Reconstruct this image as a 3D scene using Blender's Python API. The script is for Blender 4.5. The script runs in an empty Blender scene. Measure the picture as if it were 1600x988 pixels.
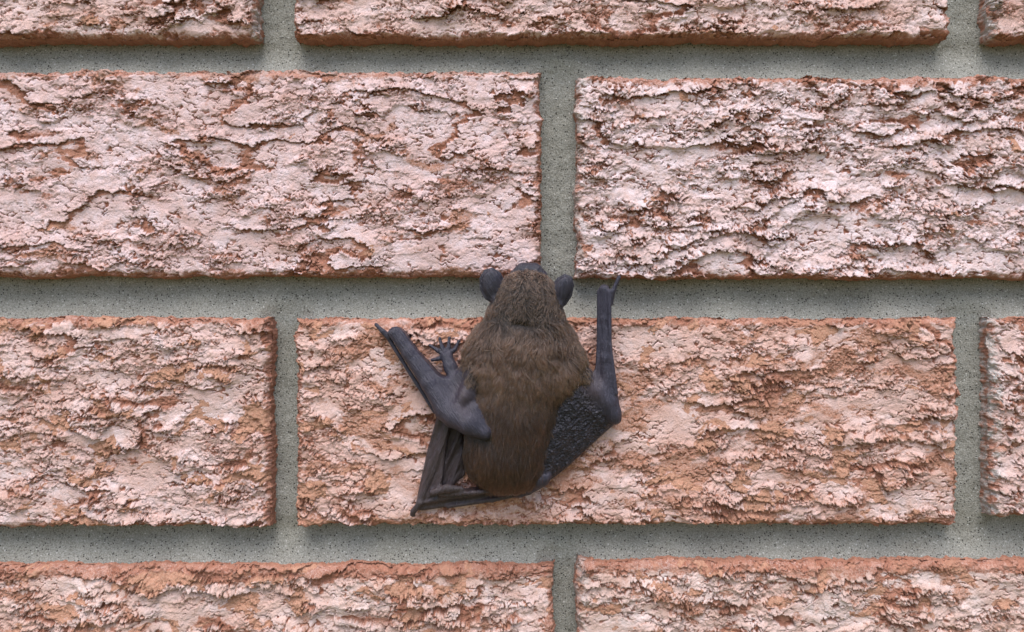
import bpy, math
import numpy as np

# ------------------------------------------------------------------ camera, sky, sun, exposure
PX = 0.25            # millimetres on the wall face for one photograph pixel
DIST = 300.0         # camera to wall face, millimetres
ZC = 1.40            # height of the picture centre above the lawn, metres
S = bpy.context.scene
cam = bpy.data.cameras.new('camera')
cam.sensor_width = 36.0
cam.lens = 36.0 * DIST / (1600 * PX)
cam.clip_start = 0.01
cam.clip_end = 2000.0
camo = bpy.data.objects.new('camera', cam)
camo.location = (0, -DIST * 0.001, ZC)
camo.rotation_euler = (math.radians(90), 0, 0)
S.collection.objects.link(camo)
S.camera = camo

SUN_EL, SUN_AZ = math.radians(63), math.radians(-8)     # azimuth measured from straight in front of the wall
world = bpy.data.worlds.new('World')
S.world = world
world.use_nodes = True
wn = world.node_tree
sky = wn.nodes.new('ShaderNodeTexSky')
sky.sky_type = 'NISHITA'
sky.sun_disc = False
sky.sun_elevation = SUN_EL
sky.sun_rotation = math.pi - SUN_AZ
sky.air_density = 1.0
sky.dust_density = 2.5
sky.ozone_density = 1.0
wn.links.new(sky.outputs[0], wn.nodes['Background'].inputs[0])
wn.nodes['Background'].inputs[1].default_value = 0.12

sl = bpy.data.lights.new('sun', 'SUN')
sl.energy = 1.5
sl.angle = math.radians(50)
sl.color = (1.0, 0.995, 0.99)
so = bpy.data.objects.new('sun', sl)
d = (math.sin(SUN_AZ) * math.cos(SUN_EL), -math.cos(SUN_AZ) * math.cos(SUN_EL), math.sin(SUN_EL))
import mathutils
so.rotation_euler = mathutils.Vector(d).to_track_quat('Z', 'Y').to_euler()
so.location = (0, -2, 6)
S.collection.objects.link(so)

S.view_settings.view_transform = 'Standard'
S.view_settings.look = 'None'
S.view_settings.gamma = 1.0
S.view_settings.exposure = 0.92
S.view_settings.use_curve_mapping = False
S.cycles.max_bounces = 8
S.cycles.diffuse_bounces = 4
S.cycles.use_denoising = True

# ------------------------------------------------------------------ helpers: numbers
F = np.float32

def sstep(a, b, x):
    t = np.clip((x - a) / (b - a), 0, 1)
    return t * t * (3 - 2 * t)

_tab = {}
def _tables(seed):
    if seed not in _tab:
        r = np.random.RandomState(seed)
        p = r.permutation(256).astype(np.int32)
        a = r.rand(256) * 2 * np.pi
        _tab[seed] = (p, np.cos(a).astype(F), np.sin(a).astype(F))
    return _tab[seed]

def perlin(x, y, seed):
    p, cx, cy = _tables(seed)
    x = np.asarray(x, F); y = np.asarray(y, F)
    xi = np.floor(x); yi = np.floor(y)
    fx = x - xi; fy = y - yi
    xi = xi.astype(np.int32); yi = yi.astype(np.int32)
    ux = fx * fx * fx * (fx * (fx * 6 - 15) + 10)
    uy = fy * fy * fy * (fy * (fy * 6 - 15) + 10)
    a = p[xi & 255]; b = p[(xi + 1) & 255]
    g00 = p[(a + yi) & 255]; g01 = p[(a + yi + 1) & 255]
    g10 = p[(b + yi) & 255]; g11 = p[(b + yi + 1) & 255]
    n00 = cx[g00] * fx + cy[g00] * fy
    n10 = cx[g10] * (fx - 1) + cy[g10] * fy
    n01 = cx[g01] * fx + cy[g01] * (fy - 1)
    n11 = cx[g11] * (fx - 1) + cy[g11] * (fy - 1)
    nx0 = n00 + ux * (n10 - n00)
    nx1 = n01 + ux * (n11 - n01)
    return (nx0 + uy * (nx1 - nx0)) * F(1.5)

def fbm(x, y, seed, octaves=4, gain=0.5):
    s = 0; a = 1.0; t = 0
    for o in range(octaves):
        s = s + a * perlin(x * 2.0 ** o + 17.3 * o, y * 2.0 ** o - 9.1 * o, seed + o)
        t += a; a *= gain
    return s / t * 1.35

def billow(x, y, seed, octaves=4, gain=0.55):
    """rounded lumps parted by sharp creases, 0 in the creases"""
    s = 0; a = 1.0; t = 0
    for o in range(octaves):
        s = s + a * np.abs(perlin(x * 2.0 ** o + 31.7 * o, y * 2.0 ** o + 11.9 * o, seed + o))
        t += a; a *= gain
    return s / t * 2.2

def crackle(x, y, seed):
    """distance to the border of irregular cells (second nearest minus nearest), and the way to the cell's middle"""
    p, cx, cy = _tables(seed)
    xi = np.floor(x).astype(np.int32); yi = np.floor(y).astype(np.int32)
    f1 = np.full(x.shape, 9, F); f2 = f1.copy(); qx = np.zeros(x.shape, F); qy = qx.copy()
    for i in (-1, 0, 1):
        for j in (-1, 0, 1):
            k = p[(p[(xi + i) & 255] + yi + j) & 255]
            dx = xi + i + 0.5 + 0.45 * cx[k] - x
            dy = yi + j + 0.5 + 0.45 * cy[k] - y
            dd = np.sqrt(dx * dx + dy * dy).astype(F)
            f2 = np.minimum(f2, np.maximum(f1, dd))
            near = dd < f1
            qx = np.where(near, dx, qx); qy = np.where(near, dy, qy)
            f1 = np.minimum(f1, dd)
    return f2 - f1, qx, qy

# ------------------------------------------------------------------ helpers: objects
def link(name, data, parent=None):
    o = bpy.data.objects.new(name, data)
    S.collection.objects.link(o)
    if parent is not None:
        o.parent = parent
    return o

def mesh_from(name, verts, quads, mat, smooth=True, attrs=None):
    """verts (n,3) metres, quads (m,4); attrs name -> (n,4) colours"""
    me = bpy.data.meshes.new(name)
    n, m = len(verts), len(quads)
    k = quads.shape[1]
    me.vertices.add(n)
    me.vertices.foreach_set('co', np.ascontiguousarray(verts, F).ravel())
    me.loops.add(m * k)
    me.loops.foreach_set('vertex_index', np.ascontiguousarray(quads, np.int32).ravel())
    me.polygons.add(m)
    me.polygons.foreach_set('loop_start', np.arange(0, m * k, k, dtype=np.int32))
    me.polygons.foreach_set('use_smooth', np.full(m, smooth, bool))
    for an, av in (attrs or {}).items():
        at = me.attributes.new(an, 'FLOAT_COLOR', 'POINT')
        at.data.foreach_set('color', np.ascontiguousarray(av, F).ravel())
    me.update(calc_edges=True)
    me.materials.append(mat)
    return me

def grid_quads(nv, nu):
    i = np.arange(nv * nu, dtype=np.int32).reshape(nv, nu)
    return np.stack([i[:-1, :-1], i[:-1, 1:], i[1:, 1:], i[1:, :-1]], -1).reshape(-1, 4)

def thing(name, label, cat, loc=(0, 0, 0)):
    o = link(name, None)
    o.location = loc
    o['label'] = label
    o['category'] = cat
    return o

# ------------------------------------------------------------------ materials
class Nodes:
    def __init__(self, name):
        self.m = bpy.data.materials.new(name)
        self.m.use_nodes = True
        self.t = self.m.node_tree
        self.bsdf = self.t.nodes['Principled BSDF']
        self.out = self.t.nodes['Material Output']
    def n(self, kind, **kw):
        nd = self.t.nodes.new(kind)
        for k, v in kw.items():
            setattr(nd, k, v)
        return nd
    def link(self, a, b):
        self.t.links.new(a, b)
    def mix(self, fac, a, b, blend='MIX'):
        nd = self.n('ShaderNodeMix', data_type='RGBA', blend_type=blend)
        for sock, v in ((nd.inputs[0], fac), (nd.inputs[6], a), (nd.inputs[7], b)):
            if isinstance(v, (int, float)):
                sock.default_value = v
            elif isinstance(v, tuple):
                sock.default_value = v + (1,)
            else:
                self.link(v, sock)
        return nd.outputs[2]
    def math(self, op, a, b=0.0, c=0.0):
        nd = self.n('ShaderNodeMath', operation=op)
        for sock, v in zip(nd.inputs, (a, b, c)):
            if isinstance(v, (int, float)):
                sock.default_value = v
            else:
                self.link(v, sock)
        return nd.outputs[0]
    def ramp(self, fac, lo, hi):
        nd = self.n('ShaderNodeMapRange', clamp=True)
        nd.inputs[1].default_value = lo
        nd.inputs[2].default_value = hi
        self.link(fac, nd.inputs[0])
        return nd.outputs[0]
    def noise(self, vec, scale, detail=3.0, rough=0.55):
        nd = self.n('ShaderNodeTexNoise')
        nd.inputs['Scale'].default_value = scale
        nd.inputs['Detail'].default_value = detail
        nd.inputs['Roughness'].default_value = rough
        self.link(vec, nd.inputs['Vector'])
        return nd.outputs[0]
    def bump(self, height, dist, strength=1.0, normal=None):
        nd = self.n('ShaderNodeBump')
        nd.inputs['Distance'].default_value = dist
        nd.inputs['Strength'].default_value = strength
        self.link(height, nd.inputs['Height'])
        if normal is not None:
            self.link(normal, nd.inputs['Normal'])
        return nd.outputs[0]

def brick_material():
    k = Nodes('fired_clay_brick')
    pos = k.n('ShaderNodeNewGeometry').outputs['Position']
    at = k.n('ShaderNodeAttribute', attribute_name='layers')
    sep = k.n('ShaderNodeSeparateColor')
    k.link(at.outputs['Color'], sep.inputs[0])
    coat, bare, smear, tone = sep.outputs[0], sep.outputs[1], sep.outputs[2], at.outputs['Alpha']
    mid = k.noise(pos, 260.0, 4.0, 0.65)
    fine = k.noise(pos, 1500.0, 3.0, 0.7)
    grit = k.noise(pos, 4200.0, 1.0)
    body = k.mix(k.ramp(mid, .35, .65), (0.31, 0.125, 0.078), (0.43, 0.205, 0.142))
    orange = k.mix(k.ramp(fine, .35, .65), (0.42, 0.20, 0.128), (0.54, 0.305, 0.21))
    pale_a = k.mix(tone, (0.52, 0.305, 0.245), (0.75, 0.585, 0.575))
    pale = k.mix(k.ramp(mid, .40, .68), pale_a, (0.64, 0.43, 0.375))
    pale = k.mix(1.0, pale, k.n('ShaderNodeObjectInfo').outputs['Color'], 'MULTIPLY')
    c = k.mix(bare, body, orange)
    # the dusty coat breaks up into specks where it is thin
    thin = k.math('ADD', coat, k.math('MULTIPLY', k.math('SUBTRACT', fine, 0.5), 0.9))
    c = k.mix(k.ramp(thin, .30, .72), c, pale)
    c = k.mix(k.math('MULTIPLY', k.ramp(grit, .62, .72), .35), c, (0.16, 0.07, 0.05))
    c = k.mix(k.math('MULTIPLY', k.ramp(grit, .36, .28), .30), c, (0.85, 0.76, 0.72))
    c = k.mix(k.math('MULTIPLY', smear, k.ramp(k.math('ADD', fine, k.math('MULTIPLY', mid, .5)), .45, .85)), c, (0.52, 0.50, 0.48))
    k.link(c, k.bsdf.inputs['Base Color'])
    k.bsdf.inputs['Roughness'].default_value = 0.92
    k.bsdf.inputs['Specular IOR Level'].default_value = 0.2
    b1 = k.bump(mid, 0.0016, 0.55)
    b2 = k.bump(fine, 0.0005, 0.75, b1)
    k.link(b2, k.bsdf.inputs['Normal'])
    return k.m

def mortar_material():
    k = Nodes('sandy_mortar')
    pos = k.n('ShaderNodeNewGeometry').outputs['Position']
    big = k.noise(pos, 60.0, 4.0)
    sand = k.noise(pos, 1900.0, 2.0, 0.6)
    vo = k.n('ShaderNodeTexVoronoi')
    vo.inputs['Scale'].default_value = 1350.0
    k.link(pos, vo.inputs['Vector'])
    vc = k.n('ShaderNodeSeparateColor')
    k.link(vo.outputs['Color'], vc.inputs[0])
    base = k.mix(k.ramp(big, .3, .7), (0.240, 0.232, 0.196), (0.315, 0.312, 0.280))
    base = k.mix(k.ramp(sand, .3, .7), k.mix(0.6, base, (0.09, 0.08, 0.058)), k.mix(0.5, base, (0.48, 0.475, 0.44)))
    dark = k.math('MULTIPLY', k.math('GREATER_THAN', vc.outputs[0], 0.86), k.ramp(vo.outputs['Distance'], .50, .28))
    base = k.mix(dark, base, (0.035, 0.032, 0.028))
    lite = k.math('MULTIPLY', k.math('LESS_THAN', vc.outputs[0], 0.03), k.ramp(vo.outputs['Distance'], .5, .3))
    base = k.mix(lite, base, (0.50, 0.49, 0.46))
    k.link(base, k.bsdf.inputs['Base Color'])
    k.bsdf.inputs['Roughness'].default_value = 0.95
    k.bsdf.inputs['Specular IOR Level'].default_value = 0.15
    b1 = k.bump(k.noise(pos, 420.0, 3.0), 0.0012, 0.5)
    b2 = k.bump(sand, 0.0005, 0.9, b1)
    k.link(b2, k.bsdf.inputs['Normal'])
    return k.m

def lawn_material():
    k = Nodes('lawn_grass')
    pos = k.n('ShaderNodeNewGeometry').outputs['Position']
    c = k.mix(k.ramp(k.noise(pos, 6.0, 6.0), .3, .7), (0.14, 0.15, 0.045), (0.25, 0.215, 0.095))
    k.link(c, k.bsdf.inputs['Base Color'])
    k.bsdf.inputs['Roughness'].default_value = 0.95
    k.link(k.bump(k.noise(pos, 90.0, 4.0), 0.03, 0.6), k.bsdf.inputs['Normal'])
    return k.m

# ------------------------------------------------------------------ the lawn under the wall
lawn = link('lawn', mesh_from('lawn', np.array([(-300, -300, 0), (300, -300, 0), (300, 300, 0), (-300, 300, 0)], F),
                              np.array([[0, 1, 2, 3]]), lawn_material()))
lawn['kind'] = 'structure'

# ------------------------------------------------------------------ the brick wall
BRICK, MORTAR = brick_material(), mortar_material()
FIELD = 13.0         # how far a brick goes back into the wall, millimetres
PITCH, BH, BW = 95.3, 80.5, 258.0

def lines(length, a, b, fine, coarse):
    """grid lines over [0, length]: fine inside [a, b], coarse outside"""
    a = min(max(a, 0), length); b = min(max(b, 0), length)
    out = []
    for lo, hi, g in ((0, a, coarse), (a, b, fine), (b, length, coarse)):
        if hi - lo > 1e-6:
            out.append(np.linspace(lo, hi, max(2, int(round((hi - lo) / g)) + 1))[:-1])
    return np.concatenate(out + [np.array([length])])

def ledge(U, V, L, e, A, seed, octaves, gain, rag, tilt=0.0):
    """torn clay: the face leans outward going down, then breaks back in a ragged lip"""
    n = fbm(U / (e * L), V / L, seed, octaves, gain)
    p = (V + tilt * U) / L + A * n + rag
    f = np.floor(p)
    s = p - f
    mm = lambda g: sstep(-0.20, 0.28, perlin(U / (e * L * 0.8) + g * 5.37, g * 3.71 + V / (L * 2.2), seed + 50))
    return (1 - s), s, mm(f), mm(f + 1)

def brick_mesh(name, W, H, seed, st, fine, coarse, win):
    """win: (u0, u1, v0, v1) part of the face that gets the fine grid"""
    k = 9
    side = FIELD * (np.arange(1, k + 1) / k) ** 1.4
    u = lines(W, win[0], win[1], fine, coarse)
    v = lines(H, win[2], win[3], fine, coarse)
    ue = np.concatenate([-side[::-1], u, W + side])
    ve = np.concatenate([-side[::-1], v, H + side])
    UE, VE = np.meshgrid(ue.astype(F), ve.astype(F))
    U = np.clip(UE, 0, W); V = np.clip(VE, 0, H)
    du = np.maximum(np.maximum(-UE, UE - W), 0)
    dv = np.maximum(np.maximum(-VE, VE - H), 0)
    depth = np.maximum(du, dv)
    X, Y = UE + seed * 37.7, VE + seed * 91.3
    # smooth dragged patches
    wx = X + 5 * perlin(X / 14, Y / 14, seed + 3)
    wy = Y + 4 * perlin(X / 12, Y / 12, seed + 4)
    smooth = sstep(st['smooth'], st['smooth'] + 0.3, fbm(wx / 32, wy / 15, seed + 5, 3))
    swell = fbm(X / 34, Y / 20, seed + 6, 3)
    lump = billow(X / 5.2, Y / 3.8, seed + 71, 5, 0.6)          # crumbs of clay
    grain = billow(X / 1.9, Y / 1.5, seed + 75, 3, 0.65)
    # flakes: the clay cracked into small angular plates, and it tore along their borders
    gx, gy = 1.6 * perlin(X / 2.4, Y / 2.4, seed + 83), 1.0 * perlin(X / 1.9, Y / 1.9, seed + 84)
    cw, qx, qy = crackle((X + gx) / 6.4, (Y + gy) / 2.1, seed + 80)
    cw2, qx2, qy2 = crackle((X + gx) / 3.2, (Y + gy) / 1.25, seed + 81)
    XA, YA = X + 0.85 * qx * 6.4, Y + 0.85 * qy * 2.1
    XB, YB = X + 0.8 * qx2 * 3.2, Y + 0.8 * qy2 * 1.25
    rg = lump - 0.55
    r1, s1, m1, u1 = ledge(0.6 * XB + 0.4 * X, 0.6 * YB + 0.4 * Y, 20.0, 2.6, 1.55, seed + 10, 5, 0.50, 0.10 * rg, st['tilt'])
    r2, s2, m2, u2 = ledge(XB, YB, 9.0, 2.6, 1.55, seed + 20, 5, 0.50, 0.20 * rg, st['tilt'])
    r3, s3, m3, u3 = ledge(XA, YA, 4.6, 2.4, 1.5, seed + 30, 4, 0.52, 0.25 * (grain - .5), 0)
    r4, s4, m4, u4 = ledge(XB, YB, 2.4, 2.2, 1.5, seed + 40, 3, 0.55, 0.25 * (grain - .5), 0)
    rough = 1 - smooth
    bareN = fbm(wx / 17, wy / 9.5, seed + 60, 5, 0.55) + 0.30 * (r2 * m2 - 0.4)
    bare = sstep(st['bare'], st['bare'] + 0.045, bareN)
    a1, a2, a3, a4 = st['amp']
    keep = 1 - 0.75 * bare
    lean = lambda r: 0.8 * r + 0.2 * r ** 4
    crumbly = sstep(-0.15, 0.25, fbm(X / 19, Y / 9, seed + 77, 3)) * rough * keep
    h = (0.9 * swell
         + 0.75 * a1 * lean(r1) * m1
         + a2 * lean(r2) * m2 * (1 - 0.75 * smooth)
         + 1.2 * a3 * lean(r3) * m3 * (1 - 0.9 * smooth) * keep
         + 1.3 * a4 * lean(r4) * m4 * (1 - 0.9 * smooth) * keep
         + st['crumb'] * (lump - 0.5) * (0.12 + 0.88 * crumbly)
         + 0.28 * (grain - 0.5) * (0.25 + 0.75 * rough) * (1 - 0.5 * bare))
    h = h - 0.30 * a1 * sstep(.86, 1, s1) * u1 - 0.35 * a2 * sstep(.80, 1, s2) * u2 * (1 - 0.75 * smooth) - 0.3 * a3 * sstep(.75, 1, s3) * u3 * rough
    lip = a1 * r1 ** 2 * m1 * 0.6 + a2 * r2 ** 2 * m2 * 0.7 * (1 - 0.75 * smooth) + 0.7 * a3 * r3 ** 2 * m3 * rough
    # cracks
    cm = sstep(-0.32, 0.20, fbm(X / 13, Y / 8, seed + 85, 3))
    cm2 = sstep(-0.05, 0.30, fbm(X / 10, Y / 7, seed + 88, 3)) * rough
    brk = sstep(-0.38, 0.05, fbm(X / 3.5, Y / 2.5, seed + 89, 2))
    crack = np.maximum((1 - sstep(0.03, 0.12, cw)) * cm, 0.8 * (1 - sstep(0.03, 0.17, cw2)) * cm2) * brk
    h = h - 1.0 * crack * (1 - 0.3 * bare)
    # edges
    e_u = np.minimum(U, W - U); e_v = np.minimum(V, H - V)
    rag = 1.1 * fbm(X / 9, Y / 9, seed + 90, 4, 0.6) + 1.3 * (lump - 0.5)
    edge = np.minimum(e_u, e_v) + rag
    rr = 2.6
    fall = np.clip(1 - edge / rr, 0, 1.4)
    h = h - 2.2 * fall ** 2
    h = h - (np.minimum(e_u, e_v) < 0.01) * 0.2
    onface = (depth <= 0)
    # colour layers
    exposed = np.maximum.reduce([
        sstep(0.70, 0.88, s1) * u1,
        sstep(0.68, 0.90, s2) * u2 * (1 - 0.7 * smooth),
        0.85 * sstep(0.72, 0.94, s3) * u3 * rough,
        0.60 * sstep(0.76, 0.97, s4) * u4 * rough,
        0.90 * sstep(0.30, 0.10, lump) * (0.2 + 0.8 * crumbly),
        0.95 * crack])
    bandn = 2.2 * (lump - 0.5) + 2.4 * fbm(X / 11, Y / 6, seed + 95, 4, 0.6)
    top_band = 1 - sstep(0.8, 3.2, (H - V) + bandn - st['band'])
    rim = 1 - sstep(0.4, 2.6, np.minimum(e_u, V) + bandn - st['band'] * 0.35)
    worn = np.maximum(top_band, rim)
    red = sstep(st['red'], st['red'] + 0.35, fbm(wx / 26 + 7, wy / 12, seed + 99, 5, 0.6))
    coat = (1 - exposed) * (1 - 0.62 * worn) * (1 - 0.97 * bare) * (1 - 0.62 * red)
    coat = np.where(onface, coat, 0.0)
    tone = np.clip(st['tone'] + 0.75 * fbm(wx / 20, wy / 10, seed + 97, 4) + 0.25 * smooth, 0, 1)
    smear = np.zeros_like(U)
    for edge_name, amt in st['smear'].items():
        dd = {'l': U, 'r': W - U, 't': H - V, 'b': V}[edge_name]
        smear = np.maximum(smear, amt * (1 - sstep(0.5, 4.5, dd + 3.0 * fbm(X / 8, Y / 8, seed + 98, 3))))
    smear = smear * sstep(-0.3, 0.2, fbm(X / 5, Y / 5, seed + 105, 4, 0.6))
    bare_c = np.where(onface, np.maximum(bare, 0.55 * red), 0.25)
    # positions
    lipf = np.where(onface, lip, 0) * sstep(0.0, 3.0, edge)
    px = U + np.sign(UE - U) * (0.9 * (lump - 0.5) + 0.5 * (grain - .5)) * (du > 0)
    px = px + (1.5 * fbm(V / 20 + seed, U * 0, seed + 104, 5, 0.6) + 0.6 * fbm(V / 4.5 + seed, U * 0, seed + 107, 3)) * (1 - sstep(0, 5, e_u))
    pz = V - lipf + np.sign(VE - V) * (0.7 * (lump - 0.5) + 0.5 * (grain - .5)) * (dv > 0)
    pz = pz + (1.6 * fbm(U / 24 + seed, V * 0, seed + 103, 5, 0.6) + 0.6 * fbm(U / 4.5 + seed, V * 0, seed + 106, 3)) * (1 - sstep(0, 5, e_v))
    py = -h * np.exp(-depth / 2.5) + depth
    verts = np.stack([px - W / 2, py, pz - H / 2], -1).reshape(-1, 3) * 0.001
    col = np.stack([coat, bare_c, smear, tone], -1).reshape(-1, 4)
    return mesh_from(name, verts, grid_quads(*U.shape), BRICK, True, {'layers': col})

def X_(px): return (px - 800) * PX
def Z_(py): return (494 - py) * PX

wall = thing('brick_wall', 'rough faced pinkish red brick wall with recessed grey mortar joints', 'wall', (0, 0, ZC))
wall['kind'] = 'thing'

def style(**kw):
    st = dict(hue=(1.0, 1.0, 1.0), amp=(2.6, 1.5, 0.75, 0.40), smooth=0.02, bare=0.62, red=0.42, tone=0.60, band=0.8, tilt=0.0, crumb=0.75, smear={})
    st.update(kw)
    return st

# left, right, top, bottom in photograph pixels at the wall face; style
BR = [
    (-628, 402, -262, 58, 3, style(red=0.2, tone=0.46, smear={'r': 0.9})),
    (461, 1482, -262, 58, 5, style(red=0.3, tone=0.48)),
    (1549, 2580, -262, 58, 7, style(tone=0.5, smear={'l': 0.9})),
    (-188, 844, 111, 431, 11, style(amp=(1.6, 1.1, 0.75, 0.45), smooth=-0.18, hue=(1.0, 1.0, 1.04), tone=0.54, red=0.25, tilt=0.05, smear={'t': 0.35})),
    (901, 1932, 121, 434, 13, style(amp=(2.6, 1.7, 0.80, 0.38), smooth=0.04, hue=(1.0, 1.03, 1.07), tone=0.80, red=0.6, tilt=-0.03, smear={'l': 0.7})),
    (-612, 421, 497, 822, 17, style(amp=(2.3, 1.7, 0.85, 0.45), bare=0.21, tone=0.44, tilt=0.10)),
    (464, 1495, 498, 820, 19, style(amp=(2.3, 1.5, 0.80, 0.42), hue=(1.0, 0.965, 0.935), smooth=-0.06, bare=0.24, red=-0.04, tone=0.33, tilt=-0.05)),
    (1550, 2580, 497, 806, 23, style(amp=(2.6, 1.8, 0.8, 0.42), tone=0.55, red=0.2, smear={'l': 1.0})),
    (-167, 864, 884, 1206, 29, style(amp=(2.8, 2.0, 0.9, 0.45), hue=(0.99, 0.985, 0.95), bare=0.20, tone=0.44, band=3.0, red=0.2)),
    (903, 1934, 878, 1200, 31, style(amp=(2.3, 1.6, 0.9, 0.45), hue=(0.98, 0.99, 0.955), bare=0.32, tone=0.52, band=2.5, red=0.15, smear={'l': 0.6})),
]
FINE = 0.30
for (l, r, t, b, seed, st) in BR:
    W, H = (r - l) * PX, (b - t) * PX
    cx, cz = X_((l + r) / 2), Z_((t + b) / 2)
    win = (X_(-30) - X_(l), X_(1630) - X_(l), Z_(1015) - Z_(b), Z_(-25) - Z_(b))
    o = link('brick', brick_mesh('brick', W, H, seed, st, FINE, 1.6, win), wall)
    o.location = (cx * 0.001, 0, cz * 0.001)
    o.color = st['hue'] + (1,)
# the courses that go on beyond the picture
far_meshes = [brick_mesh('brick', BW, BH, s, style(), 1.5, 1.5, (0, 0, 0, 0)) for s in (41, 43)]
n = 0
def far_brick(cx, cz):
    global n
    o = link('brick', far_meshes[n % 2], wall); n += 1
    o.location = (cx * 0.001, 0, cz * 0.001)
for row, zc in ((-1, Z_(-102) + PITCH), (4, Z_(1045) - PITCH)):
    for i in range(-2, 3):
        far_brick(i * 272.0 + 18 + (136 if row == -1 else -50), zc)
for cz, cxs in ((Z_(271), (X_(-188) - 14 - BW / 2, X_(1932) + 14 + BW / 2)), (Z_(1043), (X_(-167) - 14 - BW / 2, X_(1934) + 14 + BW / 2))):
    for cx in cxs:
        far_brick(cx, cz)

# mortar: one recessed sheet, hollowed along each joint
def mortar_mesh():
    x = lines(1000, 290, 710, 0.95, 4.0) - 500
    z = lines(560, 145, 415, 0.8, 3.0) - 280
    Xg, Zg = np.meshgrid(x.astype(F), z.astype(F))
    y = np.full(Xg.shape, 9.0, F)
    for py in (84, 466, 851):                      # bed joints, pixel height of their middles
        t = (Zg - Z_(py)) / 8.0
        k = np.clip((1 - t) / 2, 0, 1.15)
        y = np.where(np.abs(t) < 1.3, 9.2 - 5.0 * k * k, y)
    for pxl, z0, z1 in ((431, -60, 60), (1516, -60, 60), (872, 110, 437), (443, 497, 822), (1522, 497, 822), (884, 880, 1300)):
        t = (Xg - X_(pxl)) / 8.0
        inside = sstep(-5, 4, Zg - Z_(z1)) * sstep(-11, -1, Z_(z0) - Zg)
        c = np.clip(1 - t * t, 0, 1)
        yy = 7.0 + 1.2 * c
        w = inside * (1 - sstep(1.1, 1.5, np.abs(t)))
        y = y * (1 - w) + yy * w
    y = y + 0.7 * fbm(Xg / 16, Zg / 11, 201, 4) + 0.22 * fbm(Xg / 2.6, Zg / 2.6, 210, 3, 0.6)
    verts = np.stack([Xg, y, Zg], -1).reshape(-1, 3) * 0.001
    return mesh_from('mortar', verts, grid_quads(*Xg.shape), MORTAR, True)
mo = link('mortar', mortar_mesh(), wall)

# ------------------------------------------------------------------ the bat
# built in millimetres: x along the wall, z up, h out of the wall towards the viewer
def P(px, py, h):
    f = (DIST - h) / DIST
    return np.array([(px - 800) * PX * f, h, (494 - py) * PX * f], F)

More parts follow.
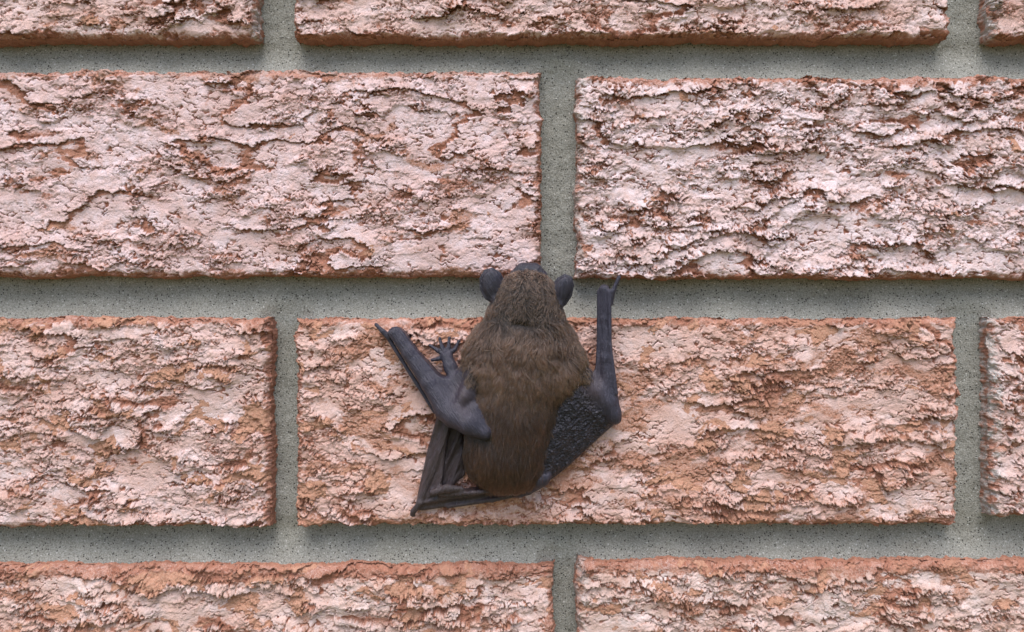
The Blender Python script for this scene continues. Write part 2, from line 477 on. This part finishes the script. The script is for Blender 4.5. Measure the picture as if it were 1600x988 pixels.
GS = 0.40                                            # grid step
gx = np.arange(-58.0, 49.0, GS, dtype=F)
gh = np.arange(-1.2, 27.0, GS, dtype=F)
gz = np.arange(-82.0, 22.0, GS, dtype=F)
FAR = 20.0
class Part:
    """one signed distance field on the grid, filled near each shape only"""
    def __init__(self):
        self.d = np.full((len(gx), len(gh), len(gz)), FAR, F)
    def window(self, lo, hi, pad):
        sl = []
        for ax, a, b in ((gx, lo[0], hi[0]), (gh, lo[1], hi[1]), (gz, lo[2], hi[2])):
            i0 = max(0, int((a - pad - ax[0]) / GS)); i1 = min(len(ax), int((b + pad - ax[0]) / GS) + 2)
            sl.append(slice(i0, i1))
        g = np.meshgrid(gx[sl[0]], gh[sl[1]], gz[sl[2]], indexing='ij')
        return tuple(sl), g
    def add(self, sl, dd, k):
        a = self.d[sl]
        t = np.clip(0.5 + 0.5 * (a - dd) / k, 0, 1)
        self.d[sl] = a + (dd - a) * t - k * t * (1 - t)
    def ball(self, c, r, k=2.0, rot=0.0, tip=0.0):
        """ellipsoid with radii r = (x, h, z), turned by rot in the wall plane and by tip about its x axis"""
        m = max(r)
        sl, (A, B, C) = self.window(c - m, c + m, 4)
        A = A - c[0]; B = B - c[1]; C = C - c[2]
        ca, sa = math.cos(rot), math.sin(rot)
        A, C = A * ca + C * sa, -A * sa + C * ca
        ct, st_ = math.cos(tip), math.sin(tip)
        B, C = B * ct + C * st_, -B * st_ + C * ct
        q = np.sqrt((A / r[0]) ** 2 + (B / r[1]) ** 2 + (C / r[2]) ** 2)
        g = np.sqrt((A / r[0] ** 2) ** 2 + (B / r[1] ** 2) ** 2 + (C / r[2] ** 2) ** 2) + 1e-4
        self.add(sl, (q * (q - 1) / g).astype(F), k)
    def limb(self, pts, rad, k=1.0):
        """chain of tapered segments"""
        for a, b, ra, rb in zip(pts[:-1], pts[1:], rad[:-1], rad[1:]):
            lo = np.minimum(a, b) - max(ra, rb); hi = np.maximum(a, b) + max(ra, rb)
            sl, (A, B, C) = self.window(lo, hi, 3)
            ab = b - a
            t = ((A - a[0]) * ab[0] + (B - a[1]) * ab[1] + (C - a[2]) * ab[2]) / float(ab @ ab)
            t = np.clip(t, 0, 1)
            dd = np.sqrt((A - a[0] - t * ab[0]) ** 2 + (B - a[1] - t * ab[1]) ** 2 + (C - a[2] - t * ab[2]) ** 2) - (ra + (rb - ra) * t)
            self.add(sl, dd.astype(F), k)
    def sheet(self, pts, k=1.0, soft=1.2, relief=None, base=0.3, thick=None):
        """a patch of folded skin: an outline of (px, py, h) whose top follows the heights of its corners"""
        Q = np.array([P(*p) for p in pts])
        lo, hi = Q.min(0), Q.max(0)
        sl, _ = self.window(np.array([lo[0], -1, lo[2]]), np.array([hi[0], hi[1] + 3, hi[2]]), 3)
        A, C = np.meshgrid(gx[sl[0]], gz[sl[2]], indexing='ij')
        n = len(Q)
        best = np.full(A.shape, 1e9, F); inside = np.zeros(A.shape, bool)
        wsum = np.zeros(A.shape, F); hsum = np.zeros(A.shape, F)
        for i in range(n):
            a, b = Q[i], Q[(i + 1) % n]
            ex, ez = b[0] - a[0], b[2] - a[2]
            t = np.clip(((A - a[0]) * ex + (C - a[2]) * ez) / (ex * ex + ez * ez + 1e-9), 0, 1)
            dx, dz = A - a[0] - t * ex, C - a[2] - t * ez
            d2 = dx * dx + dz * dz
            best = np.minimum(best, d2)
            cond = ((a[2] > C) != (b[2] > C)) & (A < (b[0] - a[0]) * (C - a[2]) / (b[2] - a[2] + 1e-9) + a[0])
            inside ^= cond
            w = 1.0 / (d2 + 0.6)
            wsum += w; hsum += w * (a[1] + (b[1] - a[1]) * t)
        d2d = np.where(inside, -np.sqrt(best), np.sqrt(best))
        top = hsum / wsum
        if relief is not None:
            top = top + relief(A, C, d2d)
        B = gh[sl[1]][None, :, None]
        dv = B - top[:, None, :]
        dp = d2d[:, None, :] + soft * 0.5
        t = np.clip(0.5 - 0.5 * (dp - dv) / soft, 0, 1)
        dd = dp * (1 - t) + dv * t + soft * t * (1 - t)
        if thick is not None:
            dd = np.maximum(dd, (top - thick)[:, None, :] - B)
        dd = np.maximum(dd, base - B)
        self.add(sl, np.broadcast_to(dd, (A.shape[0], B.shape[1], A.shape[1])).astype(F), k)

fur, arm, web, ear = Part(), Part(), Part(), Part()

# furred trunk and head
fur.ball(P(816, 568, 8.5), (18.8, 10.5, 17.5), 2)
fur.ball(P(806, 610, 8.5), (17.6, 10.5, 22.0), 5, 0.06)
fur.ball(P(794, 668, 8.0), (16.0, 10.0, 22.0), 5, 0.10)
fur.ball(P(784, 716, 7.0), (13.5, 8.5, 12.5), 5)
fur.ball(P(802, 738, 6.0), (11.5, 6.5, 6.5), 4)
fur.ball(P(820, 532, 10.5), (17.4, 9.0, 10.5), 6)
fur.ball(P(821, 490, 12.0), (14.0, 8.4, 9.5), 5)
fur.ball(P(823, 457, 12.0), (10.4, 8.0, 8.0), 5)
fur.limb([P(824, 452, 11.0), P(826, 440, 9.0)], [6.4, 4.6], 3)
fur.ball(P(880, 582, 9), (6, 8, 11), 4, -0.3)
fur.ball(P(757, 572, 9), (6, 7, 10), 4, 0.1)
# the coat parts in a short crease across the nape
crz = Part()
crz.limb([P(764, 490, 18.0), P(785, 502, 20.5), P(806, 508, 21.6), P(836, 512, 21.2), P(866, 505, 19.5), P(884, 494, 17.0)], [0.2, 0.6, 1.8, 1.2, 0.5, 0.2], 0.5)
fur.d = np.maximum(fur.d, -crz.d)
# bare muzzle
ear.limb([P(808, 432, 9.5), P(818, 424, 10.0), P(834, 424, 10.0), P(844, 433, 9.5)], [3.0, 3.0, 3.0, 3.0], 1.2)
# ears: rounded cups seen from behind
def make_ear(c, rot, w, hgt, s):
    ear.ball(P(c[0], c[1], 14.0), (w * 0.9, 2.0, hgt * 0.95), 0.5, rot, -0.2)
    ear.limb([P(c[0] + 6 * s, c[1] + 20, 13.0), P(c[0] + 10 * s, c[1] + 30, 12.0)], [2.4, 2.6], 1.0)
    rim = []
    for a in np.linspace(-0.35, 1.25, 9) * math.pi:          # from the inner top round the outer edge to the base
        ang = math.pi / 2 + (a - 0.35 * math.pi) * (1 if s > 0 else -1)
        ex, ez = w * 1.04 * math.cos(ang), hgt * 1.02 * math.sin(ang)
        ca, sa = math.cos(rot), math.sin(rot)
        p = P(c[0], c[1], 13.2)
        rim.append(p + np.array([ex * ca - ez * sa, 0.8 * max(0, ez / hgt), ex * sa + ez * ca], F))
    ear.limb(rim, [0.45, 0.5, 0.6, 0.65, 0.65, 0.65, 0.65, 0.6, 0.5], 0.15)
make_ear((770, 447), 0.24, 4.3, 6.3, 1)
make_ear((877, 456), -0.38, 3.6, 6.3, -1)

# the arm held straight up: forearm, folded fingers along it, thumb, upper arm
arm.limb([P(944, 453, 7.5), P(944, 500, 7.5), P(946, 560, 8.0), P(952, 625, 8.5), P(962, 655, 8.5)], [2.1, 2.0, 2.6, 3.3, 2.0], 1.0)
arm.sheet([(935, 447, 7.5), (954, 446, 9), (956, 480, 9), (954, 520, 9.4), (961, 570, 10), (969, 630, 10.2), (972, 661, 8), (956, 656, 9), (931, 590, 8.4), (935, 520, 7.8)], 0.6, 1.3)
arm.limb([P(952, 455, 9.2), P(953, 540, 10.0), P(962, 615, 10.6)], [0.8, 0.8, 1.0], 0.25)
arm.limb([P(936, 455, 7.6), P(935, 540, 8.2), P(933, 590, 8.6)], [0.8, 0.8, 0.9], 0.25)
arm.limb([P(954, 475, 8.0), P(958, 455, 8.6), P(967, 434, 9.0), P(968, 430, 8.0)], [1.0, 0.95, 0.75, 0.4], 0.5)
arm.limb([P(900, 576, 9.0), P(930, 612, 9.2), P(957, 646, 8.6)], [4.2, 2.8, 2.6], 3.0)
arm.sheet([(905, 568, 8), (924, 586, 7), (934, 572, 8), (964, 640, 9), (966, 658, 8), (930, 640, 11), (895, 600, 11)], 1.5, 1.6)
# crinkled wing skin gathered between elbow, flank and ankle
def crinkle(A, C, d):
    w = np.clip(-d / 2.0, 0, 1)
    return 2.0 * np.clip(-d / 6.0, 0, 1) + w * (1.0 * (billow((A + C) / 4.2, (C - A) / 2.6, 301, 3, 0.65) - 0.45) + 0.5 * fbm(A / 5, C / 5, 309, 2))
web.sheet([(880, 600, 14), (912, 594, 12.5), (971, 656, 8), (968, 664, 6), (938, 690, 5), (910, 716, 5), (886, 738, 5), (862, 756, 6),
           (840, 752, 9), (836, 720, 11), (850, 680, 13)], 1.5, 2.2, crinkle)
arm.ball(P(846, 748, 9.0), (4.2, 2.8, 2.9), 2.2, 0.6)
arm.limb([P(812, 768, 6), P(848, 750, 7.5)], [2.4, 2.3], 1.5)

# the bent arm: forearm with fingers folded beside it, thumb, elbow
arm.limb([P(617, 520, 6.5), P(640, 552, 7.2), P(672, 598, 9.0), P(700, 640, 11.0), P(708, 652, 11.5)], [2.3, 2.8, 3.6, 4.8, 3.8], 1.2)
arm.sheet([(608, 513, 6.4), (622, 508, 8), (632, 516, 8.6), (652, 546, 9.4), (692, 592, 12), (718, 640, 15), (708, 664, 13.5), (690, 652, 10), (655, 592, 7.4), (626, 550, 6.6)], 0.8, 1.4)
arm.limb([P(601, 519, 5.4), P(636, 576, 5.8), P(680, 644, 7.4)], [0.85, 0.8, 0.9], 0.15)
arm.limb([P(608, 520, 7.2), P(645, 572, 8.0), P(684, 632, 10.6)], [0.8, 0.8, 1.0], 0.15)
arm.limb([P(607, 527, 5.6), P(598, 518, 5.8), P(588, 508, 5.2), P(586, 505, 4.2)], [1.1, 0.95, 0.7, 0.35], 0.5)
arm.limb([P(744, 584, 14.0), P(728, 618, 15.0), P(714, 648, 14.0)], [3.2, 2.0, 2.2], 3.0)
arm.sheet([(684, 590, 10), (704, 584, 11), (724, 566, 13), (742, 580, 16), (750, 615, 16), (757, 650, 16), (738, 670, 16), (700, 664, 12), (680, 632, 10)], 3.0, 2.0)
arm.limb([P(712, 650, 13.5), P(735, 662, 15.5), P(757, 676, 17.0)], [4.6, 4.4, 2.6], 1.6)
arm.limb([P(742, 640, 15.5), P(758, 674, 17.2)], [2.6, 2.2], 1.6)
# folded wing hanging from the elbow down to the tip
def folds(A, C, d):
    s_ = (A - 0.378 * C)                      # runs across the fold direction
    return np.clip(-d / 1.5, 0, 1) * (0.55 * np.sin(s_ * 1.25 + 1.5 * perlin(A / 6, C / 14, 305)) + 0.22 * np.sin(s_ * 3.1 + 2.0 * perlin(A / 4, C / 9, 306)))
web.sheet([(686, 640, 7), (725, 665, 5), (730, 745, 4), (704, 768, 5), (660, 792, 4), (644, 800, 3), (650, 768, 3.4), (664, 706, 4.4), (678, 660, 6)], 1.0, 1.6, folds)
web.sheet([(682, 642, 8), (708, 655, 9), (699, 705, 7.6), (692, 768, 7.0), (658, 791, 4.8), (645, 799, 3.8), (651, 768, 4.2), (665, 704, 5.6)], 0.8, 1.4, folds)
# tail skin folded up under the body
def tailfold(A, C, d):
    return np.clip(-d / 1.2, 0, 1) * 0.4 * np.sin(C * 1.9 - A * 0.32 + 1.2)
web.sheet([(643, 801, 3.2), (652, 786, 4.6), (684, 770, 6.2), (730, 765, 7.4), (800, 758, 9.0), (852, 748, 7.5), (856, 760, 4.0),
           (826, 772, 4.4), (772, 784, 4.2), (706, 795, 3.4), (660, 802, 2.6)], 0.6, 1.5, tailfold)
web.limb([P(676, 770, 7.0), P(700, 763, 8.0), P(722, 764, 8.0)], [1.2, 1.5, 1.0], 1.4)
web.limb([P(688, 775, 6.2), P(740, 770, 9.0), P(800, 764, 9.5)], [0.6, 0.8, 0.6], 1.2)
web.limb([P(656, 786, 4.6), P(646, 799, 3.4), P(644, 804, 3.2), P(648, 806, 3.2)], [1.2, 1.1, 0.8, 0.5], 0.6)
web.limb([P(700, 792, 4.0), P(770, 781, 5.2), P(826, 769, 5.6), P(853, 755, 6.4)], [0.7, 0.9, 1.0, 1.0], 1.0)
# hind foot with five clawed toes
foot = Part()
foot.limb([P(712, 592, 8.0), P(704, 574, 6.5), P(698, 557, 5.4)], [2.7, 2.5, 2.3], 1.0)
for tip, midp in (((672, 540), (684, 548)), ((687, 529), (691, 543)), ((702, 528), (701, 543)), ((717, 533), (711, 546)), ((675, 563), (684, 561))):
    foot.limb([P(698, 556, 5.2), P(midp[0], midp[1], 5.0), P(tip[0], tip[1], 4.2), P(tip[0] * 1.08 - midp[0] * 0.08, tip[1] * 1.08 - midp[1] * 0.08, 3.0)],
              [1.2, 0.85, 0.6, 0.3], 0.5)

def smin(a, b, k):
    t = np.clip(0.5 + 0.5 * (a - b) / k, 0, 1)
    return a + (b - a) * t - k * t * (1 - t)
skin_d = np.minimum(np.minimum(arm.d, web.d), np.minimum(ear.d, foot.d))
whole = smin(smin(smin(smin(fur.d, web.d, 1.2), arm.d, 0.9), ear.d, 0.5), foot.d, 0.5)

def surface_nets(D):
    """one closed surface through the zero level of the field"""
    neg = D < 0
    c = [D[i:D.shape[0] - 1 + i, j:D.shape[1] - 1 + j, k:D.shape[2] - 1 + k] for i in (0, 1) for j in (0, 1) for k in (0, 1)]
    cnt = sum((x < 0).astype(np.int8) for x in c)
    act = (cnt > 0) & (cnt < 8)
    idx = np.full(act.shape, -1, np.int32)
    cells = np.argwhere(act)
    idx[act] = np.arange(len(cells))
    vals = np.stack([x[act] for x in c], 1)
    offs = np.array([(i, j, k) for i in (0, 1) for j in (0, 1) for k in (0, 1)], F)
    acc = np.zeros((len(cells), 3), F); num = np.zeros(len(cells), F)
    for a in range(8):
        for b in range(a + 1, 8):
            if np.abs(offs[a] - offs[b]).sum() != 1:
                continue
            va, vb = vals[:, a], vals[:, b]
            cross = (va < 0) != (vb < 0)
            t = np.where(cross, va / (va - vb + 1e-12), 0)[:, None]
            acc += np.where(cross[:, None], offs[a] + t * (offs[b] - offs[a]), 0)
            num += cross
    v = cells + acc / num[:, None]
    quads = []
    for ax in range(3):
        o1, o2 = (ax + 1) % 3, (ax + 2) % 3
        sl0 = [slice(1, -1)] * 3; sl1 = [slice(1, -1)] * 3
        sl0[ax] = slice(1, -2); sl1[ax] = slice(2, -1)
        a = neg[tuple(sl0)]; b = neg[tuple(sl1)]
        for flip, hit in ((False, a & ~b), (True, ~a & b)):
            e = np.argwhere(hit) + 1
            q = []
            for p1, p2 in ((0, 0), (-1, 0), (-1, -1), (0, -1)):
                w = e.copy(); w[:, o1] += p1; w[:, o2] += p2
                q.append(idx[w[:, 0], w[:, 1], w[:, 2]])
            q = np.stack(q, 1)
            quads.append(q[:, ::-1] if flip else q)
    quads = np.concatenate(quads)
    return v, quads[(quads >= 0).all(1)]

bv, bq = surface_nets(whole)
def relax(v, q, n, w):
    e = np.concatenate([q[:, [0, 1]], q[:, [1, 2]], q[:, [2, 3]], q[:, [3, 0]]])
    e = np.unique(np.sort(e, 1), axis=0)
    deg = np.bincount(e.ravel(), minlength=len(v))[:, None]
    for _ in range(n):
        s_ = np.stack([np.bincount(e[:, 0], v[e[:, 1], i], len(v)) + np.bincount(e[:, 1], v[e[:, 0], i], len(v)) for i in range(3)], 1)
        v = v + w * (s_ / np.maximum(deg, 1) - v)
    return v
ci = np.clip(np.round(bv).astype(int), 0, np.array(whole.shape) - 1)
samp = lambda D: D[ci[:, 0], ci[:, 1], ci[:, 2]]
dF, dA, dW, dE, dT = samp(fur.d), samp(arm.d), samp(web.d), samp(ear.d), samp(foot.d)
bv = relax(bv, bq, 2, 0.5)
pos = np.stack([gx[0] + bv[:, 0] * GS, gh[0] + bv[:, 1] * GS, gz[0] + bv[:, 2] * GS], 1)
furred = sstep(-0.7, 0.7, np.minimum(np.minimum(dA, dW), np.minimum(dE, dT)) - dF)
pxl = 800 + pos[:, 0] / PX; pyl = 494 - pos[:, 2] / PX
for qx_, qy_, qr in ((745, 586, 15), (905, 582, 16)):       # the coat runs thinly out along the upper arms
    furred = np.maximum(furred, 0.6 * np.exp(-((pxl - qx_) ** 2 + (pyl - qy_) ** 2) / qr ** 2) * (pos[:, 1] > 6))
webby = sstep(-0.5, 0.5, np.minimum(dA, np.minimum(dE, dT)) - dW) * (1 - furred)
pxl = 800 + pos[:, 0] / PX; pyl = 494 - pos[:, 2] / PX
earm = sstep(-0.4, 0.4, np.minimum(dA, np.minimum(dW, dT)) - dE) * (1 - furred)
crk = np.maximum(sstep(830, 860, pxl) * webby, 0.6 * earm)                      # black gathered skin by the flank
pink = np.exp(-((pxl - 728) ** 2 / 14 ** 2 + (pyl - 610) ** 2 / 28 ** 2)) + np.exp(-((pxl - 920) ** 2 / 16 ** 2 + (pyl - 600) ** 2 / 26 ** 2))

lf = pxl < 800
across = np.where(lf, (pos[:, 0] * 0.83 + pos[:, 2] * 0.56), pos[:, 0]) * (1 - webby) + (pos[:, 0] - 0.378 * pos[:, 2]) * webby
along_ = np.where(lf, (-pos[:, 0] * 0.56 + pos[:, 2] * 0.83), pos[:, 2]) * (1 - webby) + pos[:, 2] * webby

def skin_material():
    k = Nodes('bat_skin')
    pos = k.n('ShaderNodeNewGeometry').outputs['Position']
    at = k.n('ShaderNodeAttribute', attribute_name='region')
    sep = k.n('ShaderNodeSeparateColor')
    k.link(at.outputs['Color'], sep.inputs[0])
    furr, wb, bl, pk = sep.outputs[0], sep.outputs[1], sep.outputs[2], at.outputs['Alpha']
    n1 = k.noise(pos, 350.0, 4.0, 0.6)
    lc = k.n('ShaderNodeAttribute', attribute_name='limb')
    st = k.n('ShaderNodeMapping'); st.inputs['Scale'].default_value = (1.9, 0.26, 0.5)
    k.link(lc.outputs['Vector'], st.inputs['Vector'])
    wr = k.noise(st.outputs[0], 1.0, 4.0, 0.65)
    peb = k.n('ShaderNodeTexVoronoi'); peb.inputs['Scale'].default_value = 1100.0
    k.link(pos, peb.inputs['Vector'])
    c = k.mix(n1, (0.020, 0.0185, 0.028), (0.046, 0.042, 0.063))
    c = k.mix(wb, c, k.mix(n1, (0.034, 0.024, 0.024), (0.070, 0.050, 0.052)))
    c = k.mix(bl, c, k.mix(n1, (0.013, 0.012, 0.017), (0.032, 0.030, 0.041)))
    c = k.mix(k.math('MULTIPLY', pk, .5), c, (0.10, 0.070, 0.074))
    c = k.mix(k.math('MULTIPLY', k.ramp(wr, .50, .72), .45), c, (0.100, 0.090, 0.120))
    c = k.mix(furr, c, (0.018, 0.011, 0.008))
    k.link(c, k.bsdf.inputs['Base Color'])
    k.bsdf.inputs['Roughness'].default_value = 0.37
    k.bsdf.inputs['Specular IOR Level'].default_value = 0.38
    b = k.bump(wr, 0.0009, 0.8)
    b = k.bump(k.math('MULTIPLY', peb.outputs['Distance'], k.math('ADD', k.ramp(bl, .7, 1.0), 0.12)), 0.0007, 0.8, b)
    k.link(k.bump(n1, 0.0004, 0.2, b), k.bsdf.inputs['Normal'])
    return k.m

bat = thing('bat', 'dark brown furry bat clinging to the brick wall with wings folded', 'bat', (0, 0, ZC))
verts = np.stack([pos[:, 0], -pos[:, 1], pos[:, 2]], 1) * 0.001
bq = bq[:, ::-1]
body_me = mesh_from('body', verts, bq, skin_material(), True,
                    {'region': np.stack([furred, webby * (1 - crk), crk, np.clip(pink, 0, 1) * (1 - furred)], 1),
                     'limb': np.stack([across, along_, pos[:, 1], across * 0 + 1], 1)})
body = link('body', body_me, bat)

# ---- fur: single hairs rooted on the furred skin, lying back towards the tail
rng = np.random.RandomState(5)
tri = np.concatenate([bq[:, [0, 1, 2]], bq[:, [0, 2, 3]]])
va, vb, vc_ = verts[tri[:, 0]], verts[tri[:, 1]], verts[tri[:, 2]]
nrm = np.cross(vb - va, vc_ - va)
area = np.linalg.norm(nrm, axis=1)
wgt = area * np.clip(furred[tri].mean(1) - 0.25, 0, 1) * (va[:, 1] < -0.001)
N = 70000
pick = rng.choice(len(tri), N, p=wgt / wgt.sum())
r1_, r2_ = rng.rand(N, 1), rng.rand(N, 1)
fl = r1_ + r2_ > 1
r1_, r2_ = np.where(fl, 1 - r1_, r1_), np.where(fl, 1 - r2_, r2_)
root = va[pick] * (1 - r1_ - r2_) + vb[pick] * r1_ + vc_[pick] * r2_
nn = nrm[pick] / (area[pick][:, None] + 1e-12)
xm, zm = root[:, 0] * 1000, root[:, 2] * 1000
rpx, rpy = 800 + xm / PX, 494 - zm / PX
spine = 822 - (rpy - 500) * 0.11
head = 1 - sstep(492, 512, rpy)
ruff = sstep(490, 510, rpy) * (1 - sstep(560, 620, rpy))
side = np.clip((rpx - spine) / 80.0, -1.2, 1.2)
flow = np.stack([0.55 * side * (1 - 0.6 * sstep(560, 680, rpy)) + (0.5 + 0.7 * ruff + 0.9 * head) * fbm(xm / 4.4, zm / 6, 401, 3), np.zeros(N),
                 -1.0 + 0.45 * ruff * fbm(xm / 5, zm / 5, 405, 2)], 1)
flow += (0.16 + 0.22 * head + 0.14 * ruff)[:, None] * rng.randn(N, 3)
flow -= nn * (flow * nn).sum(1, keepdims=True)
flow /= np.linalg.norm(flow, axis=1, keepdims=True) + 1e-9
lift = 0.20 + 0.42 * ruff + 0.30 * head + 0.25 * (0.4 + ruff) * fbm(xm / 4, zm / 4, 409, 2) + 0.12 * rng.randn(N)
length = (2.3 * head + 5.0 * ruff + 4.2 * (1 - head) * (1 - ruff)) * (0.65 + 0.6 * rng.rand(N)) * 0.001
arc = 509 - ((rpx - 822) / 62) ** 2 * 17
crs = np.exp(-((rpx - 808) / 30) ** 4 - ((rpy - arc + 5) / 9) ** 2)
length *= (1 - 0.7 * crs) * (1 - 0.2 * sstep(725, 765, rpy))
lift *= 1 - 0.9 * crs
length *= 0.55 + 0.45 * sstep(0.3, 1.0, furred[tri].mean(1)[pick])
# clumps: hairs lean to the nearest of a set of leading hairs
cell = np.round(np.stack([xm / 1.7 + 0.8 * perlin(xm / 2, zm / 2, 411), zm / 2.6 + 0.8 * perlin(xm / 2, zm / 2, 412)], 1)).astype(int)
key = (cell[:, 0] * 7919 + cell[:, 1] * 104729) % 200003
_, inv = np.unique(key, return_inverse=True)
cntc = np.bincount(inv)
steps = np.linspace(0, 1, 5)
tipdir = flow * np.cos(lift)[:, None] + nn * np.sin(lift)[:, None]
pts = np.zeros((N, 5, 3))
for i, t in enumerate(steps):
    bend = np.sin(np.clip(lift, -.2, 1.2) * (1.5 - 1.1 * t))[:, None]
    pts[:, i] = root + length[:, None] * (flow * t + nn * bend * t)
tip = pts[:, 4]
mean = np.stack([np.bincount(inv, tip[:, a]) / cntc for a in range(3)], 1)[inv]
pull = (0.45 + 0.30 * ruff + 0.15 * head)[:, None] * np.clip(0.7 + 0.5 * rng.randn(N, 1), 0, 1)
for i, t in enumerate(steps):
    pts[:, i] += (mean - tip) * pull * t * t
hc = bpy.data.hair_curves.new('fur')
hc.add_curves([5] * N)
hc.attributes['position'].data.foreach_set('vector', pts.astype(F).ravel())
ra = hc.attributes.new('radius', 'FLOAT', 'POINT')
ra.data.foreach_set('value', np.tile(np.array([.075, .08, .075, .055, .02], F) * 0.001, N))
tint = np.clip(0.38 + 0.40 * fbm(xm / 8, zm / 8, 421, 3) + 0.20 * rng.randn(N) + 0.20 * ruff + 0.34 * head + 0.3 * (rng.rand(len(cntc))[inv] - .5), 0, 1)
warm = np.clip(0.25 * head + 0.9 * sstep(0.75, 1.1, np.abs(side)) + 0.25 * rng.rand(N), 0, 1)
dark = sstep(600, 660, rpy)
hcol = hc.attributes.new('shade', 'FLOAT_COLOR', 'POINT')
along = np.tile(steps[None, :], (N, 1))
hcol.data.foreach_set('color', np.stack([along, np.repeat(tint[:, None], 5, 1), np.repeat(warm[:, None], 5, 1), np.repeat(dark[:, None], 5, 1)], -1).astype(F).ravel())

def fur_material():
    k = Nodes('bat_fur')
    at = k.n('ShaderNodeAttribute', attribute_name='shade')
    sep = k.n('ShaderNodeSeparateColor')
    k.link(at.outputs['Color'], sep.inputs[0])
    tipc = k.mix(sep.outputs[1], (0.046, 0.021, 0.012), (0.205, 0.118, 0.082))
    tipc = k.mix(k.math('MULTIPLY', sep.outputs[2], .55), tipc, (0.195, 0.108, 0.058))
    tipc = k.mix(k.math('MULTIPLY', at.outputs['Alpha'], .9), tipc, k.mix(sep.outputs[1], (0.020, 0.0085, 0.005), (0.074, 0.033, 0.020)))
    c = k.mix(k.ramp(sep.outputs[0], .2, .95), (0.011, 0.0065, 0.005), tipc)
    h = k.n('ShaderNodeBsdfHairPrincipled')
    h.parametrization = 'COLOR'
    k.link(c, h.inputs['Color'])
    h.inputs['Roughness'].default_value = 0.45
    h.inputs['Radial Roughness'].default_value = 0.6
    k.link(h.outputs[0], k.out.inputs['Surface'])
    return k.m
hc.materials.append(fur_material())
furo = link('fur', hc, bat)
